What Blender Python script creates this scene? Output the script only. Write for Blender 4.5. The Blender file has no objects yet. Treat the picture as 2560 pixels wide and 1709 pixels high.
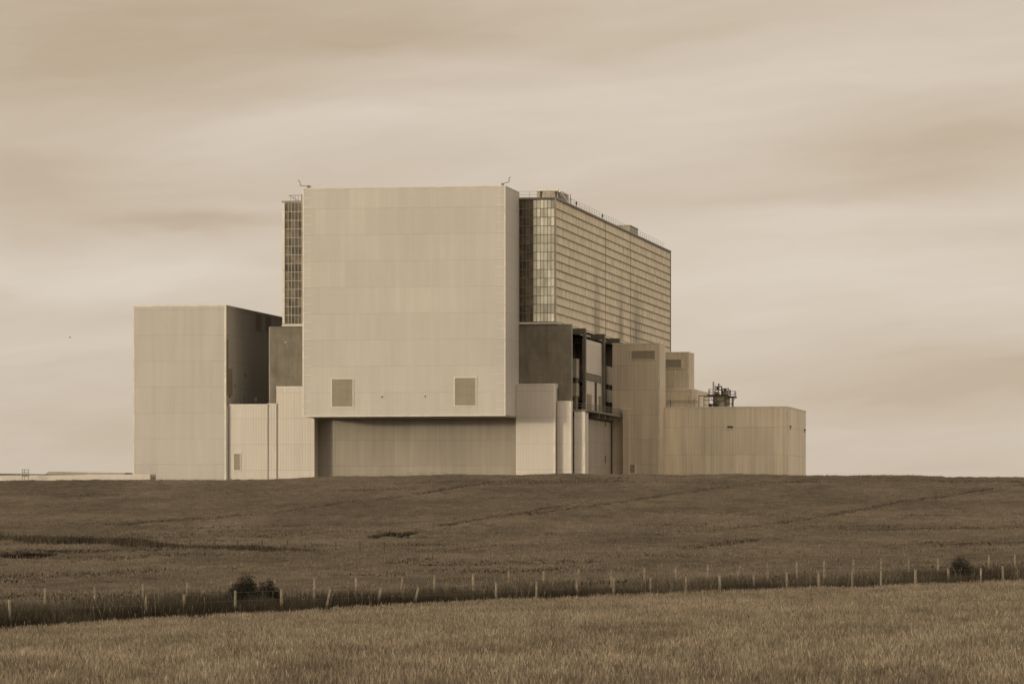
import bpy, math, random
import numpy as np
from mathutils import Vector

random.seed(7)
RNG = np.random.default_rng(11)
SC = bpy.context.scene
COL = SC.collection
F = 10500.0            # focal length in photo pixels
CX, HY = 1280.0, 1317.0
ANG = math.radians(10.09)
CA, SA = math.cos(ANG), math.sin(ANG)
OX, OY = -1.2, 740.0   # origin of the building frame: front right foot of the big block
BASE = 5.2             # ground level at the buildings

# ------------------------------------------------------------------ frame helpers
def U_at(px, W):
    t = (px - CX) / F
    return (t * (OY + CA * W) - OX - SA * W) / (CA + t * SA)
def W_at(px, U):
    t = (px - CX) / F
    return (t * (OY - SA * U) - OX - CA * U) / (SA - t * CA)
def Yd(U, W): return OY - SA * U + CA * W
def Z_at(py, U, W): return (HY - py) / F * Yd(U, W)

# ------------------------------------------------------------------ mesh builder
class MB:
    def __init__(s): s.v, s.f = [], []
    def quad(s, a, b, c, d):
        n = len(s.v); s.v += [a, b, c, d]; s.f.append((n, n+1, n+2, n+3)); return s
    def box(s, u0, u1, w0, w1, z0, z1):
        n = len(s.v)
        s.v += [(u0,w0,z0),(u1,w0,z0),(u1,w1,z0),(u0,w1,z0),(u0,w0,z1),(u1,w0,z1),(u1,w1,z1),(u0,w1,z1)]
        s.f += [(n,n+3,n+2,n+1),(n+4,n+5,n+6,n+7),(n,n+1,n+5,n+4),(n+1,n+2,n+6,n+5),(n+2,n+3,n+7,n+6),(n+3,n,n+4,n+7)]
        return s
    def bar(s, p, q, r, n=6, r2=None):
        p, q = Vector(p), Vector(q); d = (q-p).normalized()
        a = d.orthogonal().normalized(); b = d.cross(a); r2 = r if r2 is None else r2
        k = len(s.v)
        for (c, rr) in ((p, r), (q, r2)):
            for i in range(n):
                t = 2*math.pi*i/n
                s.v.append(tuple(c + (a*math.cos(t)+b*math.sin(t))*rr))
        for i in range(n):
            j = (i+1) % n
            s.f.append((k+i, k+j, k+n+j, k+n+i))
        s.f.append(tuple(k+i for i in reversed(range(n)))); s.f.append(tuple(k+n+i for i in range(n)))
        return s
    def lathe(s, c, prof, n=20):
        k = len(s.v)
        for (r, z) in prof:
            for i in range(n):
                t = 2*math.pi*i/n
                s.v.append((c[0]+r*math.cos(t), c[1]+r*math.sin(t), c[2]+z))
        for m in range(len(prof)-1):
            for i in range(n):
                j = (i+1) % n
                s.f.append((k+m*n+i, k+m*n+j, k+(m+1)*n+j, k+(m+1)*n+i))
        s.f.append(tuple(k+i for i in reversed(range(n)))); s.f.append(tuple(k+(len(prof)-1)*n+i for i in range(n)))
        return s

def link(o): COL.objects.link(o); return o
ABS = {}
def root(name, label, cat, o=(0,0,0), framed=True, group=None):
    e = link(bpy.data.objects.new(name, None)); e.empty_display_size = 1
    e['label'] = label; e['category'] = cat
    if group: e['group'] = group
    u, w, z = o
    if framed:
        e.location = (OX + CA*u + SA*w, OY - SA*u + CA*w, z); e.rotation_euler = (0, 0, -ANG)
    else: e.location = o
    ABS[e.name] = Vector(o)
    return e
def part(name, mb, m, par, label=None, smooth=False):
    o0 = ABS[par.name]
    me = bpy.data.meshes.new(name)
    me.from_pydata([tuple(Vector(v)-o0) for v in mb.v], [], mb.f); me.update()
    me.materials.append(m)
    if smooth: me.polygons.foreach_set('use_smooth', [True]*len(me.polygons))
    o = link(bpy.data.objects.new(name, me)); o.parent = par
    ABS[o.name] = o0
    if label: o['label'] = label
    return o
def npmesh(name, verts, faces, m, attrs=None, smooth=False):
    """verts (n,3) array, faces (k,4) array -> top-level object"""
    me = bpy.data.meshes.new(name)
    nv, nf = len(verts), len(faces)
    me.vertices.add(nv); me.vertices.foreach_set('co', np.asarray(verts, np.float32).ravel())
    me.loops.add(nf*4); me.loops.foreach_set('vertex_index', np.asarray(faces, np.int32).ravel())
    me.polygons.add(nf); me.polygons.foreach_set('loop_start', np.arange(0, nf*4, 4, dtype=np.int32))
    if smooth: me.polygons.foreach_set('use_smooth', np.ones(nf, bool))
    me.update(calc_edges=True)
    for k, a in (attrs or {}).items():
        at = me.attributes.new(k, 'FLOAT', 'POINT'); at.data.foreach_set('value', np.asarray(a, np.float32))
    me.materials.append(m)
    return link(bpy.data.objects.new(name, me))
def tag(o, label=None, cat=None, kind=None, group=None):
    for k, v in (('label', label), ('category', cat), ('kind', kind), ('group', group)):
        if v: o[k] = v
    return o

# ------------------------------------------------------------------ node helpers
class NT:
    def __init__(s, nt): s.nt = nt; s.n = nt.nodes; s.l = nt.links
    def node(s, t, **kw):
        n = s.n.new(t)
        for k, v in kw.items(): setattr(n, k, v)
        return n
    def put(s, sock, v):
        if isinstance(v, bpy.types.NodeSocket): s.l.new(v, sock)
        elif v is not None: sock.default_value = v[:3] if sock.type == 'VECTOR' and len(v) == 4 else v
    def math(s, op, a, b=None, c=None, clamp=False):
        n = s.node('ShaderNodeMath', operation=op, use_clamp=clamp)
        for i, v in enumerate((a, b, c)): s.put(n.inputs[i], v)
        return n.outputs[0]
    def noise(s, vec, scale, detail=3, rough=.55, dim='3D'):
        n = s.node('ShaderNodeTexNoise', noise_dimensions=dim)
        s.put(n.inputs['Vector'], vec); s.put(n.inputs['Scale'], scale); s.put(n.inputs['Detail'], detail); s.put(n.inputs['Roughness'], rough)
        return n.outputs[0]
    def comb(s, x, y, z):
        n = s.node('ShaderNodeCombineXYZ')
        for i, v in enumerate((x, y, z)): s.put(n.inputs[i], v)
        return n.outputs[0]
    def remap(s, v, a, b, c, d):
        n = s.node('ShaderNodeMapRange'); n.clamp = True
        for i, x in enumerate((v, a, b, c, d)): s.put(n.inputs[i], x)
        return n.outputs[0]
    def mix(s, f, a, b, mode='MIX'):
        n = s.node('ShaderNodeMix', data_type='RGBA', blend_type=mode)
        s.put(n.inputs[0], f); s.put(n.inputs[6], a); s.put(n.inputs[7], b)
        return n.outputs[2]
    def scale(s, colr, k):
        n = s.node('ShaderNodeVectorMath', operation='SCALE')
        s.put(n.inputs[0], colr); s.put(n.inputs['Scale'], k)
        return n.outputs[0]
def mat(name):
    m = bpy.data.materials.new(name); m.use_nodes = True
    t = NT(m.node_tree); t.n.clear()
    out = t.node('ShaderNodeOutputMaterial')
    return m, t, out
def principled(t, out, colr, rough=.7, normal=None, metal=0.0, spec=.3):
    p = t.node('ShaderNodeBsdfPrincipled')
    t.put(p.inputs['Base Color'], colr); t.put(p.inputs['Roughness'], rough); t.put(p.inputs['Metallic'], metal)
    t.put(p.inputs['Specular IOR Level'], spec)
    if normal is not None: t.put(p.inputs['Normal'], normal)
    t.l.new(p.outputs[0], out.inputs[0]); return p
def frame_coords(t):
    g = t.node('ShaderNodeNewGeometry')
    s = t.node('ShaderNodeSeparateXYZ'); t.l.new(g.outputs['Position'], s.inputs[0])
    dx = t.math('SUBTRACT', s.outputs[0], OX); dy = t.math('SUBTRACT', s.outputs[1], OY)
    u = t.math('SUBTRACT', t.math('MULTIPLY', dx, CA), t.math('MULTIPLY', dy, SA))
    w = t.math('ADD', t.math('MULTIPLY', dx, SA), t.math('MULTIPLY', dy, CA))
    return u, w, s.outputs[2]
def rgb(r, g, b): return (r, g, b, 1.0)
def sep(l, r=1.07, b=.86): return (l*r, l, l*b, 1.0)

def m_plain(name, c, rough=.75, metal=0, var=.12, sc=.8):
    m, t, out = mat(name)
    g = t.node('ShaderNodeNewGeometry')
    n = t.noise(g.outputs['Position'], sc, 4)
    principled(t, out, t.scale(c, t.remap(n, .3, .7, 1-var, 1+var)), rough, metal=metal)
    return m

def m_cladding(name, l, rib=.42, pitch=4.66, z0=0.0, sheet=7.0, tone=.05, streak=.07, grime=.1, seam=.13, bump=.35, r=1.07, b=.86):
    """profiled steel sheet: ribs, horizontal laps, sheet to sheet tone, rain streaks"""
    m, t, out = mat(name)
    u, w, z = frame_coords(t)
    q = t.math('ADD', u, w)
    ph = t.math('FRACT', t.math('DIVIDE', q, rib))
    tri = t.math('ABSOLUTE', t.math('SUBTRACT', ph, .5))
    ribh = t.remap(tri, .12, .24, 0, 1)
    row = t.math('FLOOR', t.math('DIVIDE', t.math('SUBTRACT', z, z0), pitch))
    colm = t.math('FLOOR', t.math('DIVIDE', t.math('ADD', q, t.math('MULTIPLY', row, 2.7)), sheet))
    wn = t.node('ShaderNodeTexWhiteNoise', noise_dimensions='3D')
    t.l.new(t.comb(row, colm, 3.0), wn.inputs['Vector'])
    k = t.remap(wn.outputs[0], 0, 1, 1-tone, 1+tone)
    # one narrow sheet after another
    wn2 = t.node('ShaderNodeTexWhiteNoise', noise_dimensions='2D')
    t.l.new(t.comb(t.math('FLOOR', t.math('DIVIDE', q, .9)), row, 0.0), wn2.inputs['Vector'])
    k = t.math('MULTIPLY', k, t.remap(wn2.outputs[0], 0, 1, 1-tone*.5, 1+tone*.5))
    sv = t.noise(t.comb(t.math('MULTIPLY', q, 1.0), t.math('MULTIPLY', z, .035), 0.0), 1.1, 5, .6)
    k = t.math('MULTIPLY', k, t.remap(sv, .3, .7, 1-streak, 1+streak))
    gv = t.noise(t.comb(t.math('MULTIPLY', q, .8), t.math('MULTIPLY', z, .3), 5.0), .16, 4)
    k = t.math('MULTIPLY', k, t.remap(gv, .35, .7, 1+grime*.4, 1-grime))
    dv = t.noise(t.comb(t.math('MULTIPLY', q, 1.6), t.math('MULTIPLY', z, .06), 11.0), 1.0, 4, .6)
    k = t.math('MULTIPLY', k, t.math('SUBTRACT', 1.0, t.remap(dv, .62, .78, 0, grime*1.4)))
    fz = t.math('FRACT', t.math('DIVIDE', t.math('SUBTRACT', z, z0), pitch))
    line = t.math('LESS_THAN', t.math('MINIMUM', fz, t.math('SUBTRACT', 1.0, fz)), .014)
    fz2 = t.math('FRACT', t.math('DIVIDE', t.math('SUBTRACT', z, z0), pitch/3))
    line2 = t.math('LESS_THAN', t.math('MINIMUM', fz2, t.math('SUBTRACT', 1.0, fz2)), .03)
    sn = t.noise(t.comb(q, row, 1.0), .5, 3)
    k = t.math('MULTIPLY', k, t.math('SUBTRACT', 1.0, t.math('MULTIPLY', line, t.remap(sn, .3, .7, seam*.5, seam*1.5))))
    k = t.math('MULTIPLY', k, t.math('SUBTRACT', 1.0, t.math('MULTIPLY', line2, seam*.28)))
    bp = t.node('ShaderNodeBump'); bp.inputs['Strength'].default_value = bump; bp.inputs['Distance'].default_value = .05
    t.l.new(ribh, bp.inputs['Height'])
    principled(t, out, t.scale(sep(l, r, b), k), .55, bp.outputs[0], spec=.25)
    return m

def m_concrete(name, l, stain=.25):
    m, t, out = mat(name)
    u, w, z = frame_coords(t)
    q = t.math('ADD', u, w)
    n1 = t.noise(t.comb(q, t.math('MULTIPLY', z, .25), 0.0), .8, 5, .6)
    n2 = t.noise(t.comb(q, z, 9.0), .35, 5, .6)
    k = t.math('MULTIPLY', t.remap(n1, .3, .7, 1-stain, 1+stain*.6), t.remap(n2, .3, .7, 1-stain*.6, 1+stain*.6))
    for (v, p, wd) in ((z, 3.9, .016), (q, 3.2, .014)):
        f = t.math('FRACT', t.math('DIVIDE', v, p))
        k = t.math('MULTIPLY', k, t.math('SUBTRACT', 1.0, t.math('MULTIPLY', t.math('LESS_THAN', f, wd), .22)))
    principled(t, out, t.scale(sep(l, 1.12, .78), k), .9)
    return m

def m_glazed_side(name):
    """weathered corrugated sheeting of the hall flank, sooty streaks low down"""
    m, t, out = mat(name)
    u, w, z = frame_coords(t)
    q = t.math('ADD', w, u)
    row = t.math('FLOOR', t.math('DIVIDE', t.math('SUBTRACT', z, GZ0), GROW))
    wn = t.node('ShaderNodeTexWhiteNoise', noise_dimensions='2D')
    t.l.new(t.comb(t.math('FLOOR', t.math('DIVIDE', q, 1.5)), row, 0.0), wn.inputs['Vector'])
    k = t.remap(wn.outputs[0], 0, 1, .92, 1.06)
    sv = t.noise(t.comb(q, t.math('MULTIPLY', z, .03), row), .9, 5, .65)
    k = t.math('MULTIPLY', k, t.remap(sv, .32, .66, 1.07, .74))
    fz = t.math('FRACT', t.math('DIVIDE', t.math('SUBTRACT', z, GZ0), GROW))
    dirt = t.noise(t.comb(t.math('MULTIPLY', q, 1.3), t.math('MULTIPLY', z, .12), 4.0), .5, 5, .65)
    k = t.math('MULTIPLY', k, t.math('SUBTRACT', 1.0, t.math('MULTIPLY', t.remap(fz, .55, 1.0, 0, 1), t.remap(dirt, .38, .66, 0, .42))))
    # two long soot runs
    low = t.remap(z, GZ0+1.0, GZ0 + 9.5*GROW, 1.0, 0.0)
    st = None
    for (wc, sg) in ((W_at(1492, UG), 4.0), (W_at(1592, UG), 7.0), (W_at(1552, UG), 3.0)):
        e = t.math('POWER', t.math('DIVIDE', t.math('SUBTRACT', w, wc), sg), 2)
        gsn = t.math('EXPONENT', t.math('MULTIPLY', e, -1.0))
        st = gsn if st is None else t.math('MAXIMUM', st, gsn)
    sn = t.noise(t.comb(t.math('MULTIPLY', q, 1.0), t.math('MULTIPLY', z, .1), 7.0), .55, 5, .7)
    k = t.math('MULTIPLY', k, t.math('SUBTRACT', 1.0, t.math('MULTIPLY', t.math('MULTIPLY', st, low), t.remap(sn, .33, .58, .1, .72))))
    ph = t.math('ABSOLUTE', t.math('SUBTRACT', t.math('FRACT', t.math('DIVIDE', q, 1.0)), .5))
    bp = t.node('ShaderNodeBump'); bp.inputs['Strength'].default_value = .3; bp.inputs['Distance'].default_value = .05
    t.l.new(t.remap(ph, .1, .3, 0, 1), bp.inputs['Height'])
    principled(t, out, t.scale(sep(.68, 1.15, .74), k), .6, bp.outputs[0])
    return m

# ------------------------------------------------------------------ key dimensions
UG = U_at(1389, 14.2)
GZ1 = Z_at(498.7, UG, 14.2); GZ0 = Z_at(803.7, UG, 14.2); GROW = (GZ1-GZ0)/14
GWF = W_at(1675.5, UG)
UGL = U_at(708, 14.2)

M = {}
M['hood'] = m_cladding('pale_profiled_cladding', .50, z0=Z_at(979, 0, 0), tone=.04, streak=.035, grime=.05, b=.895, sheet=9.0, rib=.37, bump=.6)
M['left'] = m_cladding('buff_profiled_cladding', .46, z0=BASE+1.5, tone=.03, streak=.05, grime=.05, b=.89, rib=.37, bump=.5)
M['annex'] = m_cladding('cream_profiled_cladding', .56, rib=.5, z0=BASE+.4, tone=.03, streak=.04, grime=.05, b=.87, r=1.09, bump=.5)
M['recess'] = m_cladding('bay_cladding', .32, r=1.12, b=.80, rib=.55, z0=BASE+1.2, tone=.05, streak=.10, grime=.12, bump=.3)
M['tower'] = m_cladding('drab_profiled_cladding', .50, r=1.17, b=.76, rib=.55, z0=BASE+2, tone=.06, streak=.12, grime=.12)
M['lowb'] = m_cladding('tan_profiled_cladding', .62, r=1.15, b=.76, rib=.6, z0=BASE+3.3, pitch=5.2, tone=.05, streak=.16, grime=.12)
M['flash'] = m_plain('pale_flashing', sep(.62), .5)
M['flashmid'] = m_plain('mid_flashing', sep(.56, 1.15, .78), .6)
M['flashdark'] = m_plain('dull_flashing', sep(.26), .6)
M['louvre'] = m_cladding('brown_louvre', .25, rib=50, pitch=.5, z0=0, tone=.05, streak=.08, grime=.1, seam=.3, b=.74, r=1.14)
M['glside'] = m_glazed_side('weathered_sheeting')
M['rail'] = m_plain('dark_rail_steel', sep(.075, 1.2, .7), .6)
M['steel'] = m_plain('grey_steel', sep(.16, 1.1, .8), .5)
M['dark'] = m_plain('sooty_steel', sep(.04, 1.15, .75), .6)
M['white'] = m_plain('white_enamel', sep(.9, 1.0, .95), .4)
M['infill'] = m_concrete('pale_infill_concrete', .30)
M['conc'] = m_concrete('weathered_concrete', .185)
M['concdark'] = m_concrete('dark_concrete', .13, .2)
M['black'] = m_plain('black_interior', sep(.03, 1.15, .75), .9)  # near-black base for hall core, recess ceiling, slots and ground panels
M['soffit'] = m_plain('soffit_sheet', sep(.34), .7)
M['mull'] = m_plain('pale_mullion', sep(.42, 1.1, .8), .6)
M['mulld'] = m_plain('brown_mullion', sep(.20, 1.2, .7), .6)
M['roof'] = m_plain('roof_felt', sep(.2), .9)
M['tankm'] = m_plain('stained_tank_plate', sep(.34, 1.1, .75), .55, var=.35, sc=1.6)
M['wood'] = m_plain('weathered_post_wood', sep(.22, 1.2, .72), .9, var=.3, sc=6)
M['wire'] = m_plain('dull_wire', sep(.12, 1.1, .8), .6)
M['bird'] = m_plain('dark_feathers', sep(.03), .8)

def m_dark_glass():
    m, t, out = mat('dark_hall_glazing')
    at = t.node('ShaderNodeAttribute', attribute_name='tone')
    u, w, z = frame_coords(t)
    n = t.noise(t.comb(u, z, 0.0), .35, 4, .6)
    n2 = t.noise(t.comb(t.math('ADD', u, z), t.math('MULTIPLY', z, .3), 3.0), .9, 4, .6)
    k = t.math('MULTIPLY', t.remap(n, .35, .65, .6, 1.5), t.remap(n2, .35, .65, .7, 1.3))
    k = t.math('MULTIPLY', k, at.outputs['Fac'])
    principled(t, out, t.scale(sep(.085, 1.2, .7), k), .25, spec=.35)
    return m
def m_pale_pane():
    m, t, out = mat('sky_mirror_pane')  # pale base colour stands in for sky reflected in the glass
    at = t.node('ShaderNodeAttribute', attribute_name='tone')
    u, w, z = frame_coords(t)
    n = t.noise(t.comb(u, t.math('MULTIPLY', z, .5), 0.0), .6, 4, .6)
    fz = t.math('FRACT', t.math('DIVIDE', t.math('SUBTRACT', z, GZ0), GROW))
    k = t.math('MULTIPLY', at.outputs['Fac'], t.remap(n, .35, .65, .8, 1.1))
    p = principled(t, out, t.scale(sep(.95, 1.04, .8), k), .22, spec=.9, metal=.5)
    return m
M['dglass'] = m_dark_glass(); M['pane'] = m_pale_pane()

# ------------------------------------------------------------------ big clad block on its overhang
HZ1, HZ0 = Z_at(466.4, 0, 0), Z_at(1036.2, 0, 0)
HUL = U_at(757, 0)
r = root('charge_block', 'tallest pale ribbed block overhanging the bay, facing the field', 'building', ((HUL)/2, 7, BASE))
part('wall', MB().box(HUL, 0, 0, 14.05, HZ0, HZ1), M['hood'], r)
part('roof_trim', MB().box(HUL-.06, .06, -.06, 14.05, HZ1+.003, HZ1+.15), M['flashmid'], r)
part('sill_trim', MB().box(HUL-.05, .05, -.05, .12, HZ0-.22, HZ0-.003), M['flash'], r)
part('soffit', MB().box(HUL+.1, -.1, .15, 14.0, HZ0-.25, HZ0-.004), M['soffit'], r)
part('corner_flashing', MB().box(-.16, .06, -.05, -.003, HZ0+.002, HZ1-.002), M['flash'], r)
part('corner_flashing', MB().box(HUL-.06, HUL+.22, -.05, -.003, HZ0+.002, HZ1-.002), M['flash'], r)
sp = (HZ1-HZ0)/25.6
for i in range(25):
    z = HZ0 + .9 + i*sp
    part('corner_strap', MB().box(HUL+.02, HUL+1.5, -.09, -.053, z, z+.09), M['flash'], r)
    ln = 1.5 if i != 4 else 2.6
    part('corner_strap', MB().box(-ln, .03, -.09, -.053, z, z+.09).box(.062, .10, -.05, .9, z, z+.09), M['flash'], r)
for (x0, x1, y0, y1) in ((830, 881.5, 947.5, 1016), (1137, 1189, 944.5, 1013)):
    u0, u1 = U_at(x0, -.1), U_at(x1, -.1); z0, z1 = Z_at(y1, u0, 0), Z_at(y0, u0, 0)
    lp = part('louvre_panel', MB().box(u0, u1, -.12, -.004, z0, z1), M['louvre'], r)
    part('frame', MB().box(u0-.18, u0-.002, -.16, -.004, z0-.16, z1+.16).box(u1+.002, u1+.18, -.16, -.004, z0-.16, z1+.16)
         .box(u0-.35, u1+.35, -.18, -.165, z1+.002, z1+.16).box(u0-.2, u1+.2, -.18, -.165, z0-.16, z0-.002), M['flash'], lp)
for (x, y) in ((955, 991.5), (1063, 990)):
    u = U_at(x, 0); z = Z_at(y, u, 0)
    part('wall_lamp', MB().box(u-.11, u+.11, -.25, -.004, z-.06, z+.1).box(u-.025, u+.025, -.15, -.1, z-.25, z-.06), M['rail'], r)
# swing arms with lamps at the two roof corners
u = U_at(764, .5)
part('lamp_arm', MB().bar((u+1.1,.6,HZ1+.5),(u-1.0,.6,HZ1+.75),.06).bar((u-1.0,.6,HZ1+.7),(u-1.05,.6,HZ1+1.4),.07).bar((u-1.05,.6,HZ1+1.35),(u-1.35,.6,HZ1+1.75),.08)
     .box(u+.3,u+.75,.4,.8,HZ1+.3,HZ1+.75), M['steel'], r)
u = U_at(1258, .5)
part('lamp_arm', MB().bar((u-.3,.6,HZ1+.5),(u+1.0,.6,HZ1+.85),.06).bar((u+1.0,.6,HZ1+.8),(u+1.05,.6,HZ1+1.5),.07).bar((u+1.05,.6,HZ1+1.45),(u+1.25,.6,HZ1+1.75),.08)
     .box(u-.3,u+.1,.4,.8,HZ1+.28,HZ1+.65), M['steel'], r)
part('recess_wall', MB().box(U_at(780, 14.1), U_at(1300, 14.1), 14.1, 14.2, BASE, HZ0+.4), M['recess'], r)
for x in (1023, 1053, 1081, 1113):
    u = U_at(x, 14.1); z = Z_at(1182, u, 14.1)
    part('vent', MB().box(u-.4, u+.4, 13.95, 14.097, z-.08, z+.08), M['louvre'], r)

# ------------------------------------------------------------------ tall glazed hall behind it
r = root('glazed_hall', 'long high hall with banded grey-brown sheeting and glazed end wall', 'building', (UG/2-10, 80, GZ0))
part('core', MB().box(UGL+.25, UG-.25, 14.7, GWF, GZ0+.02, GZ1-.05), M['black'], r)
part('side_wall', MB().box(UG-.2, UG, 14.3, GWF, GZ0, GZ1), M['glside'], r)
for i in range(15):
    z = GZ0 + i*GROW
    h = .055 if i != 6 else .08
    part('sheeting_rail', MB().box(UG+.003, UG+.13, 14.32, GWF, z-h, z+h), M['mulld'], r)
for wpx in (1513.5, 1576):
    w = W_at(wpx, UG)
    part('expansion_joint', MB().box(UG+.003, UG+.06, w-.05, w+.05, GZ0+.12, GZ1-.12), M['mulld'], r)
part('corner_post', MB().box(UG-.17, UG+.12, 14.02, 14.28, GZ0, GZ1+.1), M['mull'], r)
part('corner_post', MB().box(UGL-.12, UGL+.3, 14.02, 14.28, GZ0, GZ1+.1), M['flash'], r)
part('end_post', MB().box(UG-.1, UG+.14, GWF, GWF+.3, GZ0, GZ1), M['mulld'], r)
# roof slab and parapet
part('roof', MB().box(UGL-.25, UG+.22, 13.95, GWF+.35, GZ1+.12, GZ1+.42), M['flashdark'], r)
def pane_wall(u0, u1, matl, tonef, name, mull, mw=.04):
    n = max(1, round((u1-u0)/.61)); d = (u1-u0)/n
    vs, fs, tn = [], [], []
    o0 = ABS[r.name]
    for i in range(n):
        for j in range(14):
            a, b = u0+i*d, u0+(i+1)*d; z0, z1 = GZ0+j*GROW, GZ0+(j+1)*GROW
            k = len(vs)
            vs += [(a,14.25,z0),(b,14.25,z0),(b,14.25,z1),(a,14.25,z1)]; fs.append((k,k+1,k+2,k+3)); tn += [tonef(i, j, n)]*4
    me = bpy.data.meshes.new(name); me.from_pydata([tuple(Vector(v)-o0) for v in vs], [], fs); me.update()
    at = me.attributes.new('tone', 'FLOAT', 'POINT'); at.data.foreach_set('value', tn)
    me.materials.append(matl)
    o = link(bpy.data.objects.new(name, me)); o.parent = r; ABS[o.name] = o0
    mb = MB()
    for i in range(n+1):
        a = u0+i*d; mb.box(a-mw, a+mw, 14.17, 14.24, GZ0, GZ1)
    for j in range(15):
        z = GZ0+j*GROW; mb.box(u0-.06, u1+.06, 14.12, 14.165, z-mw*1.3, z+mw*1.3)
    q = part('glazing_bars', mb, mull, o)
    q.parent = o
    return o
random.seed(5)
pane_wall(UGL+.32, U_at(762, 14.2), M['dglass'], lambda i, j, n: random.uniform(.6, 1.5), 'glazing', M['mull'])
pane_wall(U_at(1290, 14.2), U_at(1333, 14.2)-.05, M['dglass'], lambda i, j, n: random.uniform(.5, .9)*(1.0 if i < n-2 else 1.5), 'glazing', M['mulld'])  # dark panes here paint in the big block's flank as reflected by glass
def tone_r(i, j, n):
    if j == 1: return random.uniform(.45, .6)
    if j == 13 and i == n-1: return .35
    b = random.choice((.72, .76, .8, .84, .68, 1.0, 1.0)) if random.random() < .85 else .6
    return b*(.72 if i == 0 else 1)
pane_wall(U_at(1333, 14.2), UG-.2, M['pane'], tone_r, 'glazing', M['mulld'], .03)
part('sill_ledge', MB().box(UGL-.2, UG+.4, 13.9, 14.2, GZ0-.42, GZ0-.1).box(UG+.003, UG+.5, 14.2, GWF, GZ0-.42, GZ0-.2), M['flash'], r)
# railings on the roof
mb = MB()
z = GZ1+.42
u0, u1 = U_at(1298, 14.4), UG-.1
for zz in (.55, 1.1): mb.bar((u0,14.4,z+zz),(u1,14.4,z+zz),.022).bar((u1,14.4,z+zz),(u1,GWF-8,z+zz),.018)
k = 0
while u0+k*1.9 < u1: mb.bar((u0+k*1.9,14.4,z),(u0+k*1.9,14.4,z+1.1),.03); k += 1
for w in np.arange(14.4, GWF-8, 3.0): mb.bar((u1,w,z),(u1,w,z+1.1),.025)
part('railing', mb, M['steel'], r)
mb = MB()
u0, u1 = U_at(722, 14.4), U_at(756, 14.4)
mb.bar((u0,14.4,z+1.0),(u1,14.4,z+1.0),.045).bar((u0,14.4,z+1.0),(u0+1.9,14.4,z),.045).bar((u1-.1,14.4,z),(u1-.1,14.4,z+1.2),.1)
for f in (.15,.35,.5,.7): mb.bar((u0+f*(u1-u0),14.4,z),(u0+f*(u1-u0),14.4,z+1.0),.035)
part('railing', mb, M['steel'], r)
for (px, w, h) in ((1353, 14.6, 1.15), (1390, 14.6, 1.0)):
    u = U_at(px, w); part('roof_lamp', MB().box(u-.12,u+.12,w-.12,w+.12,z,z+h*.6).box(u-.2,u+.2,w-.2,w+.2,z+h*.6,z+h), M['dark'], r)
for (px, h) in ((1426, 1.9), (1441, 1.1), (1506, 1.1)):
    w = W_at(px, UG-.3); part('roof_lamp', MB().bar((UG-.3,w,z),(UG-.3,w,z+h),.06).box(UG-.42,UG-.18,w-.3,w+.3,z+h*.5,z+h*.95 if h < 1.5 else z+h*.54), M['dark'], r)
wc = 22.0
u1 = U_at(1394, wc); u0 = U_at(1342, wc); zt = Z_at(477, u1, wc); we = W_at(1421, u1)
rc = part('roof_cabin', MB().box(u0, u1, wc, we, z, zt), M['recess'], r)
part('cap', MB().box(u0-.15, u1+.12, wc-.15, we+.1, zt+.003, zt+.25), M['flash'], rc)
part('brace', MB().bar((u1+.3,wc+.2,zt),(UG-.15,wc+5.5,z+.1),.2).bar((u1+.3,wc+.4,zt-.1),(u1+.4,we-1.5,zt-2.2),.14), M['white'], rc)
u1 = UG-1.2; w0 = W_at(1575, u1); u0 = U_at(1540, w0); zt = Z_at(565, u1, w0); we = W_at(1594.5, u1)
rc = part('roof_cabin', MB().box(u0, u1, w0, we, z, zt), M['recess'], r)
part('cap', MB().box(u0-.15, u1+.12, w0-.15, we+.1, zt+.003, zt+.2), M['flashdark'], rc)

# ------------------------------------------------------------------ concrete hall below the glazing
UC = U_at(1428, 14.25); UCL = U_at(674, 14.25)
r = root('concrete_hall', 'rough brown concrete hall under the banded glazed storey', 'building', ((UCL+UC)/2, 60, BASE))
zt = GZ0-.45
fw = part('front_wall', MB().box(UCL, UC, 14.25, 15.1, BASE, zt), M['conc'], r)
part('edge_trim', MB().box(UC+.002, UC+.12, 14.3, 15.0, BASE, zt-.05), M['flashdark'], fw)
part('core_wall', MB().box(UCL, UG-9, 15.15, GWF, BASE, zt-.02), M['concdark'], r)
part('bounce_skin', MB().box(UCL-.12, UCL-.003, 14.3, GWF, BASE, zt-.05), M['left'], r)  # unseen pale skin, added to bounce light onto the tall block's flank
part('rear_wall', MB().box(UG-9, UG-.2, 92, GWF, BASE, zt-.02), M['concdark'], r)
W1, W2, W3 = W_at(1463, UC), W_at(1510.5, UC), W_at(1548, UC)
for w in (W1, W2, W3):
    part('column', MB().box(UC-.40, UC, w, w+1.4, BASE, zt-.02), M['concdark'], r)
    part('beam', MB().box(UG-9, UC-.403, w+.05, w+1.0, zt-1.1, zt-.03), M['concdark'], r)
part('recess_ceiling', MB().box(UG-9, UG-.3, 15.15, 92, zt-.3, zt-.03), M['black'], r)
part('eaves_beam', MB().box(UG-.5, UG+.3, 15.15, 92, zt-.75, zt-.32), M['soffit'], r)
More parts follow.
